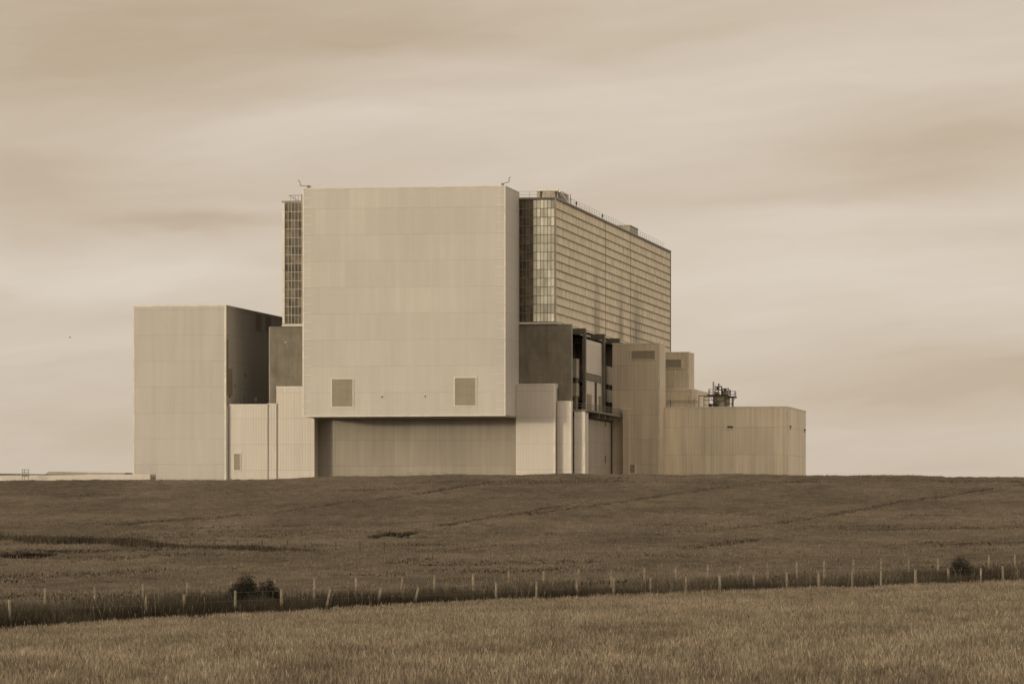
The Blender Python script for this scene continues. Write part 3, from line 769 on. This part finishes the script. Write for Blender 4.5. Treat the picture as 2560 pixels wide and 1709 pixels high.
# ---- hill crop, canopy with wheelings, gaps and drill rows
HT = .55
def hill_hit(px, py):
    """ground point of the hill seen at a photo pixel"""
    t = (px-CX)/F
    yy = np.linspace(edgeY(px)+13, 640, 1500)
    zz = groundz(t*yy, yy)+HT
    pr = HY-F*zz/yy
    pr = np.minimum.accumulate(pr)
    k = int(np.argmin(np.abs(pr-py)))
    return t*yy[k], yy[k]
LINES = [
    [(1656,1338),(1800,1325),(2000,1298),(2200,1262),(2400,1232),(2600,1205)],
    [(1100,1300),(1334,1283),(1500,1262),(1672,1234),(1900,1207),(2100,1194)],
    [(600,1292),(740,1274),(866,1255),(1030,1238),(1185,1209),(1300,1196)],
    [(1076,1316),(1267,1285),(1420,1262)],
    [(180,1305),(290,1311),(420,1300),(560,1292),(650,1285)],
    [(0,1409),(150,1404),(330,1394),(520,1386)],
    [(0,1445),(120,1437),(300,1428),(420,1420)],
    [(560,1425),(760,1415),(980,1405),(1100,1395)],
    [(1540,1375),(1700,1372),(1900,1350),(2040,1345)],
]
polys = [[hill_hit(*p) for p in L] for L in LINES]
def seg_dist(x, y, poly):
    d = np.full(x.shape, 1e9)
    for (a, b) in zip(poly[:-1], poly[1:]):
        vx, vy = b[0]-a[0], b[1]-a[1]; L2 = vx*vx+vy*vy+1e-9
        s = np.clip(((x-a[0])*vx+(y-a[1])*vy)/L2, 0, 1)
        d = np.minimum(d, np.hypot(x-a[0]-s*vx, (y-a[1]-s*vy)))
    return d
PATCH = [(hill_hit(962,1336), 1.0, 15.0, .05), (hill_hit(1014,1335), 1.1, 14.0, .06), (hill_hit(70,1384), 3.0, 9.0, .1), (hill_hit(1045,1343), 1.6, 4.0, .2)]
FENCE3 = [(-60,1333),(59.5,1353),(119,1356),(177,1357),(236,1359),(296,1362),(356,1364),(415,1367),(475,1370),(535,1371),(595,1373),(656,1376),(717,1377),(777,1377),(839,1377),(899,1377),(960,1377),(1021,1376)]
fpts = [hill_hit(*p) for p in FENCE3]
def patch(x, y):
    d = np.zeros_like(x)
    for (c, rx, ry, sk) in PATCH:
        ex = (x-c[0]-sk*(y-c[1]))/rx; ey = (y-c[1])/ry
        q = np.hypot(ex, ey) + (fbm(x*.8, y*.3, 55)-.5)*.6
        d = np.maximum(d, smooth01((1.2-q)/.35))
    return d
def dips(x, y):
    """0 standing crop .. 1 bare"""
    wob = (fbm(x*.15, y*.06, 31)-.5)*3
    d = np.zeros_like(x)
    for i, p in enumerate(polys):
        wd = .55 if i < 4 else .9
        dd = seg_dist(x+wob*.3, y+wob, p)
        br = smooth01((fbm(x*.12+i*7, y*.05, 41+i)-.36)/.2)
        d = np.maximum(d, smooth01((wd*2.2-dd)/wd)*(.25+.5*br))
    d = np.maximum(d, patch(x, y)*.6)
    # short broken dashes along the drill direction
    n = fbm(x*.06, y*.05-x*.02, 61, 3)
    lowband = smooth01((480-y)/160)
    d = np.maximum(d, smooth01((n-.55)/.2)*lowband*.40)
    n2 = fbm(x*.035+9, y*.07-x*.02, 71, 3)
    d = np.maximum(d, smooth01((n2-.58)/.2)*.3)
    d = np.maximum(d, smooth01((1.6-seg_dist(x, y, fpts[:8]))/.6)*.9)
    return d
yr = [edgeY(-700)+8.0]
while yr[-1] < 650: yr.append(yr[-1]+max(.35, min(.9, yr[-1]*.0016)))
yr = np.array(yr); tt = np.linspace(-.165, .165, 860)
YY, TT = np.meshgrid(yr, tt, indexing='ij'); XX = TT*YY
yb = edgeY(px_of(XX, YY))+13.2
gzz = groundz(XX, YY); D = dips(XX, YY)
rough = (fbm(XX*1.1, YY*.55, 81)-.5)*.30 + (fbm(XX*.12, YY*.05, 85)-.5)*.5
rows = .05*np.sin((YY*1.0+XX*.25)*2*math.pi/3.1)
zz = gzz + HT*(1-np.clip(D, 0, 1)*.95) + rough*(1-.6*np.clip(D, 0, 1)) + rows
zz = gzz-.15+(zz-gzz+.15)*smooth01((YY-yb+.6)/3.0)
tone = np.clip(1 + .7*(fbm(XX*.10, YY*.035, 91)-.5) + .8*(fbm(XX*.9, YY*.35, 95)-.5) - .35*np.clip(D, 0, 1), .3, 1.6)*(1-.82*patch(XX, YY))  # patches painted dark: darker low stems plus shade put into the tone
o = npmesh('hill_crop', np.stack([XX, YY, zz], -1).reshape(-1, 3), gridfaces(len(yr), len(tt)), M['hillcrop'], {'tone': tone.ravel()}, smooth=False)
tag(o, 'brown standing crop covering the hill up to the buildings', 'crop', 'stuff')
x, y = scatter(330000, 176, 652, 1.0, .15, seed=12)
ok = (y > edgeY(px_of(x, y))+13.5); x, y = x[ok], y[ok]
D = np.clip(dips(x, y), 0, 1)
ok = RNG.uniform(size=len(x)) > np.maximum(D*.9, patch(x, y)*.97); x, y, D = x[ok], y[ok], D[ok]
rg = np.random.default_rng(13)
tn = np.clip(1 + .7*(fbm(x*.10, y*.035, 91)-.5), .4, 1.6)*rg.uniform(.55, 1.55, len(x))
rough = (fbm(x*1.1, y*.55, 81)-.5)*.30 + (fbm(x*.12, y*.05, 85)-.5)*.5
hh = HT+rough+rg.uniform(.02, .2, len(x))
v, f, tn = blades(x, y, groundz(x, y), np.maximum(hh, .2), rg.uniform(.04, .11, len(x))*(.5+y/500), rg.uniform(.05, .3, len(x)), tn, 14, base=.6)
o = npmesh('hill_crop_heads', v, f, M['hillcrop'], {'tone': tn})
tag(o, 'seed heads standing above the hill crop', 'crop', 'stuff')

# ---- rank grass in the strip between the fences and along the far fence
n = 150000
rg = np.random.default_rng(21)
t = rg.uniform(-.148, .148, n); px = CX+F*t
off = rg.uniform(-.3, 14.2, n)
y = edgeY(px)+off; x = t*y
cl = fbm(x*.5, y*.3, 101)
dk = fbm(x*.22, y*.3, 105)
h = (.20+.92*cl**1.4)*rg.uniform(.5, 1.25, n)*np.where(off > 11.5, .75, 1)*np.interp(px, [0, 900, 1500, 2560], [1.1, 1.0, .85, .95])
tn = np.clip(.74+1.5*(dk-.45)+.10*(off-4), .25, 2.2)*rg.uniform(.5, 1.5, n)
v, f, tnn = blades(x, y, groundz(x, y)-.02, h, rg.uniform(.014, .04, n), rg.uniform(.05, .55, n), tn, 22)
# tall pale flowering stems
n2 = 2600
t = rg.uniform(-.148, .148, n2); px = CX+F*t; y2 = edgeY(px)+rg.uniform(.4, 12, n2); x2 = t*y2
keep = fbm(x2*.35, y2*.3, 111) > .5; x2, y2 = x2[keep], y2[keep]
v2, f2, t2 = blades(x2, y2, groundz(x2, y2), rg.uniform(.6, 1.15, len(x2)), rg.uniform(.02, .035, len(x2)), rg.uniform(.05, .4, len(x2)), rg.uniform(1.6, 3.0, len(x2)), 23, ear=.2)
o = npmesh('rank_grass', np.concatenate([v, v2]), np.concatenate([f, f2+len(v)]), M['grass'], {'tone': np.concatenate([tnn, t2])})
tag(o, 'dark rank grass in the strip between the two near fences', 'grass', 'stuff')
n = 40000
s = rg.uniform(0, len(fpts)-1.01, n); i = s.astype(int); fr = s-i
fp = np.array(fpts)
x = fp[i, 0]+(fp[i+1, 0]-fp[i, 0])*fr+rg.normal(0, .3, n); y = fp[i, 1]+(fp[i+1, 1]-fp[i, 1])*fr+rg.normal(0, 2.4, n)
cl = fbm(x*.25, y*.2, 121)
strength = np.interp(s, [0, 6, 7, 10, 11, 13, 14, 17], [1, 1, .85, .6, .6, .5, .3, .15])
h = (.28+1.05*cl*strength)*rg.uniform(.4, 1.3, n)
v, f, tnn = blades(x, y, groundz(x, y), h, rg.uniform(.04, .12, n), rg.uniform(.05, .4, n), rg.uniform(.35, 1.5, n)*(.5+.9*fbm(x*.15, y*.1, 131)), 25)
o = npmesh('verge_grass', v, f, M['grass'], {'tone': tnn})
tag(o, 'dark uncut grass verge along the far hillside fence', 'grass', 'stuff')

# ------------------------------------------------------------------ fences
def post_mb(p, top, r0, lean=0.0, ly=0.0):
    mb = MB(); h = top-p[2]
    q = (p[0]+lean*h, p[1]+ly*h, top)
    mb.bar((p[0]-lean*.3, p[1], p[2]-.3), q, r0*1.05, 7, r0*.92)
    return mb, q
def fence(name, label, pts, r0, offY, wires, leans):
    e = root(name, label, 'fence', (0, 0, 0), framed=False)
    tops = []
    for i, (px, py) in enumerate(pts):
        if len(pts[i]) == 2 and offY is not None:
            y = edgeY(px)+offY+random.uniform(-.15, .15); t = (px-CX)/F; x = t*y
        gz = float(groundz(x, y)); top = (HY-py)/F*y
        lean = leans.get(i, random.uniform(-.03, .03)); hgt = top-gz
        mb, q = post_mb((x-lean*hgt, y, gz), top, r0*random.uniform(.85, 1.2), lean)
        part('post', mb, M['wood'], e)
        tops.append((Vector((x-lean*hgt, y, gz)), Vector(q)))
    for fr in wires:
        mb = MB()
        for a, b in zip(tops[:-1], tops[1:]):
            pa, pb = a[0].lerp(a[1], fr), b[0].lerp(b[1], fr)
            pa.y -= r0; pb.y -= r0
            mb.bar(pa, pb, .007, 4)
        part('wire', mb, M['wire'], e)
    return tops
random.seed(17)
tb = fence('post_and_wire_fence', 'taller post and wire fence on the hill side of the grass strip', [(-30, 1472)]+BACK+[(2600, 1380)], .06, 11.0, (.95, .75, .5), {9: .12, 19: .2, 5: .1})
fence('post_and_wire_fence', 'shorter fence of squat pale posts along the wheat edge', FRONT+[(2590, 1412)], .06, 3.2, (.93, .6), {5: .22, 6: .22, 7: .25, 3: .02})
e = root('post_and_wire_fence', 'faint thin far fence crossing the hill beside dark grass', 'fence', (0, 0, 0), framed=False)
tops = []
for p in fpts:
    gz = float(groundz(p[0], p[1])); top = gz+random.uniform(1.2, 1.45)
    mb, q = post_mb((p[0], p[1], gz), top, .07, random.uniform(-.04, .04))
    part('post', mb, M['rail'], e); tops.append(Vector(q))
mb = MB()
for a, b in zip(tops[:-1], tops[1:]): mb.bar(a-Vector((0,.07,.1)), b-Vector((0,.07,.1)), .01, 4)
part('wire', mb, M['wire'], e)

# ------------------------------------------------------------------ shrubs
def shrub(label, px, py, wpx, hpx, off, n, seed, dens=1.0):
    """(px, py) foot of the bush in the photo, size in photo pixels"""
    rg = np.random.default_rng(seed)
    y = float(edgeY(px))+off; x = (px-CX)/F*y; z = float(groundz(x, y)); ztop = (HY-(py-hpx))/F*y
    H = ztop-z; R = wpx/2/F*y
    e = root('shrub', label, 'shrub', (x, y, z), framed=False)
    mb = MB(); tips = []
    for k in range(34):
        a = rg.uniform(0, 2*math.pi); s = rg.uniform(.05, 1)**.6
        tip = Vector((x+math.cos(a)*R*s*.95, y+math.sin(a)*R*s*.95, z+H*(1.02-.55*s*s)*rg.uniform(.7, 1.08)))
        mid = Vector((x, y, z)).lerp(tip, .5)+Vector((0, 0, H*.06))
        mb.bar((x+rg.normal(0,.05), y+rg.normal(0,.05), z-.05), mid, .014, 4, .009); mb.bar(mid, tip, .009, 4, .004)
        tips.append((mid, tip))
    part('stem', mb, M['rail'], e)
    P, Nn = [], []
    cen = []
    for (mid, tip) in tips:
        m = int(n/34*rg.uniform(.5, 1.5))
        f = rg.uniform(0, 1.0, m)
        for ff in f:
            c = mid.lerp(tip, ff)
            cen.append((c.x+rg.normal(0, .055*R/.45), c.y+rg.normal(0, .055*R/.45), c.z+rg.normal(0, .06)))
    # inner mass of leaves
    for k in range(int(n*.9)):
        d = rg.normal(0, 1, 3); d /= np.linalg.norm(d); rr = rg.uniform(0, 1)**.45
        if fbm(np.array([d[0]*2.5+seed]), np.array([d[2]*2.5+d[1]*2]), seed)[0] < .42 and rr > .65: continue
        cen.append((x+d[0]*R*.82*rr, y+d[1]*R*.82*rr, z+H*.50+d[2]*H*.43*rr))
    cen = np.array(cen); m = len(cen)
    a = rg.normal(0, 1, (m, 3)); a /= np.linalg.norm(a, axis=1)[:, None]
    b = np.cross(a, rg.normal(0, 1, (m, 3))); b /= np.linalg.norm(b, axis=1)[:, None]
    l = rg.uniform(.02, .045, m)[:, None]; w = l*.5
    V = np.stack([cen-a*l, cen-b*w, cen+a*l, cen+b*w], 1).reshape(-1, 3)
    V -= np.array([x, y, z])
    o = npmesh('foliage', V, np.arange(m*4).reshape(-1, 4), M['leaf'], {'tone': np.repeat(rg.uniform(.5, 1.6, m), 4)})
    o.parent = e
    return e
shrub('dark rounded gorse bush, the largest, beside a paired fence post', 610, 1512, 92, 78, 7.0, 5200, 31)
shrub('small ragged dark bush just right of the largest bush', 670, 1514, 78, 68, 8.0, 2600, 32)
shrub('lone spiky bush among grass far along the fence strip', 2404, 1444, 72, 56, 7.5, 2200, 33)

# ------------------------------------------------------------------ birds
def bird(label, px, py, Y, s, flying=False, group=None):
    x, z = (px-CX)/F*Y, (HY-py)/F*Y
    e = root('bird', label, 'bird', (x, Y, z), framed=False, group=group)
    prof = [(.004,-.085),(.018,-.06),(.035,-.02),(.034,.02),(.02,.05),(.022,.065),(.018,.085),(.004,.098)]
    mb = MB().lathe((0, 0, 0), [(r*s, q*s) for r, q in prof], 10)
    # tail
    if flying:
        mb.v = [(v[2]+x, v[1]+Y, v[0]+z) for v in mb.v]
        for sg in (-1, 1):
            k = len(mb.v)
            mb.v += [(x-.03*s, Y, z+.01*s), (x+.04*s, Y, z+.01*s), (x+.03*s, Y+sg*.12*s, z+.10*s), (x-.02*s, Y+sg*.12*s, z+.10*s), (x-.05*s, Y+sg*.24*s, z+.05*s)]
            mb.f += [(k, k+1, k+2, k+3), (k+3, k+2, k+4)]
    else:
        mb.v = [(v[0]+v[2]*.35+x, v[1]+Y, v[2]+z+.07*s) for v in mb.v]
    k = len(mb.v)
    if flying: mb.v += [(x-.07*s, Y-.012*s, z), (x-.07*s, Y+.012*s, z), (x-.16*s, Y+.03*s, z), (x-.16*s, Y-.03*s, z)]
    else: mb.v += [(x-.02*s, Y-.012*s, z+.01*s), (x-.02*s, Y+.012*s, z+.01*s), (x-.06*s, Y+.02*s, z-.07*s), (x-.06*s, Y-.02*s, z-.07*s)]
    mb.f.append((k, k+1, k+2, k+3))
    part('body', mb, M['bird'], e)
bird('single dark bird flying in open sky far from the buildings', 175, 843.5, 420, 1.0, True)
def on_wire(px, fr):
    for (a, b) in zip(tb[:-1], tb[1:]):
        pa, pb = a[0].lerp(a[1], fr), b[0].lerp(b[1], fr)
        xa, xb = CX+F*pa.x/pa.y, CX+F*pb.x/pb.y
        if xa <= px <= xb:
            q = pa.lerp(pb, (px-xa)/(xb-xa)); return px, HY-F*q.z/q.y, q.y-.062
for (px, fr, lb) in ((2017, .95, 'small dark bird on the top wire, just before a thick post'), (2095, .95, 'small dark bird on the top wire, nearer the shrub end'),
                     (2102, .75, 'small dark bird on the middle wire beneath another bird'), (2013, .5, 'small dark bird on the lowest wire near the grass')):
    p = on_wire(px, fr); bird(lb, p[0], p[1], p[2], .8)

# ------------------------------------------------------------------ light
EL, AZ = math.radians(4.3), math.radians(46.6)      # low sun, behind the camera's left shoulder
sd = Vector((-math.sin(AZ)*math.cos(EL), -math.cos(AZ)*math.cos(EL), math.sin(EL)))
L = bpy.data.lights.new('sun', 'SUN'); L.energy = 1.1; L.angle = math.radians(3.0); L.color = (1.0, .86, .64)
lo = link(bpy.data.objects.new('sun', L)); lo.rotation_euler = sd.to_track_quat('Z', 'Y').to_euler(); lo.location = sd*500

wd = bpy.data.worlds.new('World'); SC.world = wd; wd.use_nodes = True
t = NT(wd.node_tree); t.n.clear()
out = t.node('ShaderNodeOutputWorld'); bg = t.node('ShaderNodeBackground'); t.l.new(bg.outputs[0], out.inputs[0])
sky = t.node('ShaderNodeTexSky', sky_type='NISHITA'); sky.sun_disc = False
sky.sun_elevation = EL; sky.sun_rotation = math.atan2(sd.x, sd.y)
bw = t.node('ShaderNodeRGBToBW'); t.l.new(sky.outputs[0], bw.inputs[0])
clear = t.scale((1.19, 1.0, .74, 1), bw.outputs[0])
tc = t.node('ShaderNodeTexCoord'); sp = t.node('ShaderNodeSeparateXYZ'); t.l.new(tc.outputs['Generated'], sp.inputs[0])
ay = t.math('MAXIMUM', t.math('ABSOLUTE', sp.outputs[1]), .25)
az = t.math('DIVIDE', sp.outputs[0], ay); el = t.math('DIVIDE', sp.outputs[2], ay)
warp = t.noise(t.comb(t.math('MULTIPLY', az, 12), t.math('MULTIPLY', el, 40), 2.0), 1.0, 4, .55)
wv = t.math('SUBTRACT', warp, .5)
a2 = t.math('ADD', az, t.math('MULTIPLY', wv, .05)); e2 = t.math('ADD', el, t.math('MULTIPLY', wv, .020))
acc = None
# broad cloud bands: centre (x, y in the 2349 px view), half sizes, tilt, weight
for (x, y, sx, sy, tilt, wt) in (
    (300, 60, 900, 130, -.05, -.55), (150, 190, 420, 80, .0, -.30), (1000, 20, 900, 90, .05, -.25), (1050, 145, 420, 35, .06, .35), (1500, 250, 700, 110, .04, .22), (2150, 130, 420, 60, .03, .20),
    (90, 400, 330, 130, .0, -.40), (720, 390, 360, 40, .08, -.22), (420, 510, 190, 32, .02, -.50), (250, 640, 420, 70, .05, .42), (80, 670, 160, 22, .0, -.18),
    (700, 280, 420, 45, .05, .22), (1250, 460, 320, 45, .12, -.10), (2140, 330, 360, 95, .10, -.45), (2000, 430, 420, 26, .12, -.25), (1950, 500, 480, 45, .08, .30), (1900, 650, 600, 90, .0, .42), (1900, 690, 140, 22, .0, -.15),
    (2200, 880, 420, 75, .08, -.42), (1750, 780, 260, 50, .12, .05), (150, 780, 300, 40, .0, .15), (200, 990, 420, 60, .0, -.28), (2150, 1060, 400, 60, .0, -.10), (1500, 100, 420, 40, .03, -.12)):
    ax0, ez0 = (x*S-CX)/F, (HY-y*S)/F
    da = t.math('SUBTRACT', a2, ax0); de = t.math('SUBTRACT', t.math('SUBTRACT', e2, ez0), t.math('MULTIPLY', da, tilt))
    q = t.math('ADD', t.math('POWER', t.math('DIVIDE', da, sx*S/F), 2), t.math('POWER', t.math('DIVIDE', de, sy*S/F), 2))
    gv = t.math('MULTIPLY', t.math('EXPONENT', t.math('MULTIPLY', q, -1.0)), wt)
    acc = gv if acc is None else t.math('ADD', acc, gv)
st1 = t.noise(t.comb(t.math('MULTIPLY', a2, 9), t.math('MULTIPLY', t.math('SUBTRACT', e2, t.math('MULTIPLY', a2, .08)), 75), 0.0), 1.0, 6, .55)
st2 = t.noise(t.comb(t.math('MULTIPLY', a2, 30), t.math('MULTIPLY', t.math('SUBTRACT', e2, t.math('MULTIPLY', a2, .1)), 190), 6.0), 1.0, 6, .6)
fac = t.math('ADD', t.math('ADD', .56, acc), t.math('ADD', t.math('MULTIPLY', t.math('SUBTRACT', st1, .5), .75), t.math('MULTIPLY', t.math('SUBTRACT', st2, .5), .35)))
fac = t.remap(fac, -.12, 1.10, 0, 1)
cloud = t.mix(fac, rgb(.505*10, .402*10, .288*10), rgb(.745*10, .66*10, .56*10))
# the bright veil round the low sun and an added out-of-view lobe that fills right-facing walls
def lobe(v, k):
    dn = t.node('ShaderNodeVectorMath', operation='DOT_PRODUCT'); t.l.new(tc.outputs['Generated'], dn.inputs[0]); dn.inputs[1].default_value = v
    return t.math('EXPONENT', t.math('DIVIDE', t.math('SUBTRACT', dn.outputs['Value'], 1.0), k))
glow = t.math('ADD', 1.0, t.math('ADD', t.math('ADD', t.math('MULTIPLY', lobe(tuple((sd+Vector((0, 0, .05))).normalized()), .0125), 14.0), t.math('MULTIPLY', lobe(tuple(sd), .09), 1.7)), t.math('MULTIPLY', lobe(tuple(Vector((1, -.25, .3)).normalized()), .3), .9)))
t.l.new(t.scale(t.mix(.06, cloud, clear), glow), bg.inputs[0]); bg.inputs[1].default_value = .1

# ------------------------------------------------------------------ camera and view
cam = bpy.data.cameras.new('camera'); co = link(bpy.data.objects.new('camera', cam))
co.location = (0, 0, 0); co.rotation_euler = (math.pi/2, 0, 0)
cam.sensor_fit = 'HORIZONTAL'; cam.sensor_width = 36; cam.lens = F/2560*36
cam.shift_x = 0; cam.shift_y = (HY-854.5)/2560
cam.clip_start = 1; cam.clip_end = 20000
SC.camera = co
SC.view_settings.view_transform = 'Standard'; SC.view_settings.look = 'None'; SC.view_settings.exposure = 0; SC.view_settings.gamma = 1
SC.render.resolution_x, SC.render.resolution_y = 1024, 683
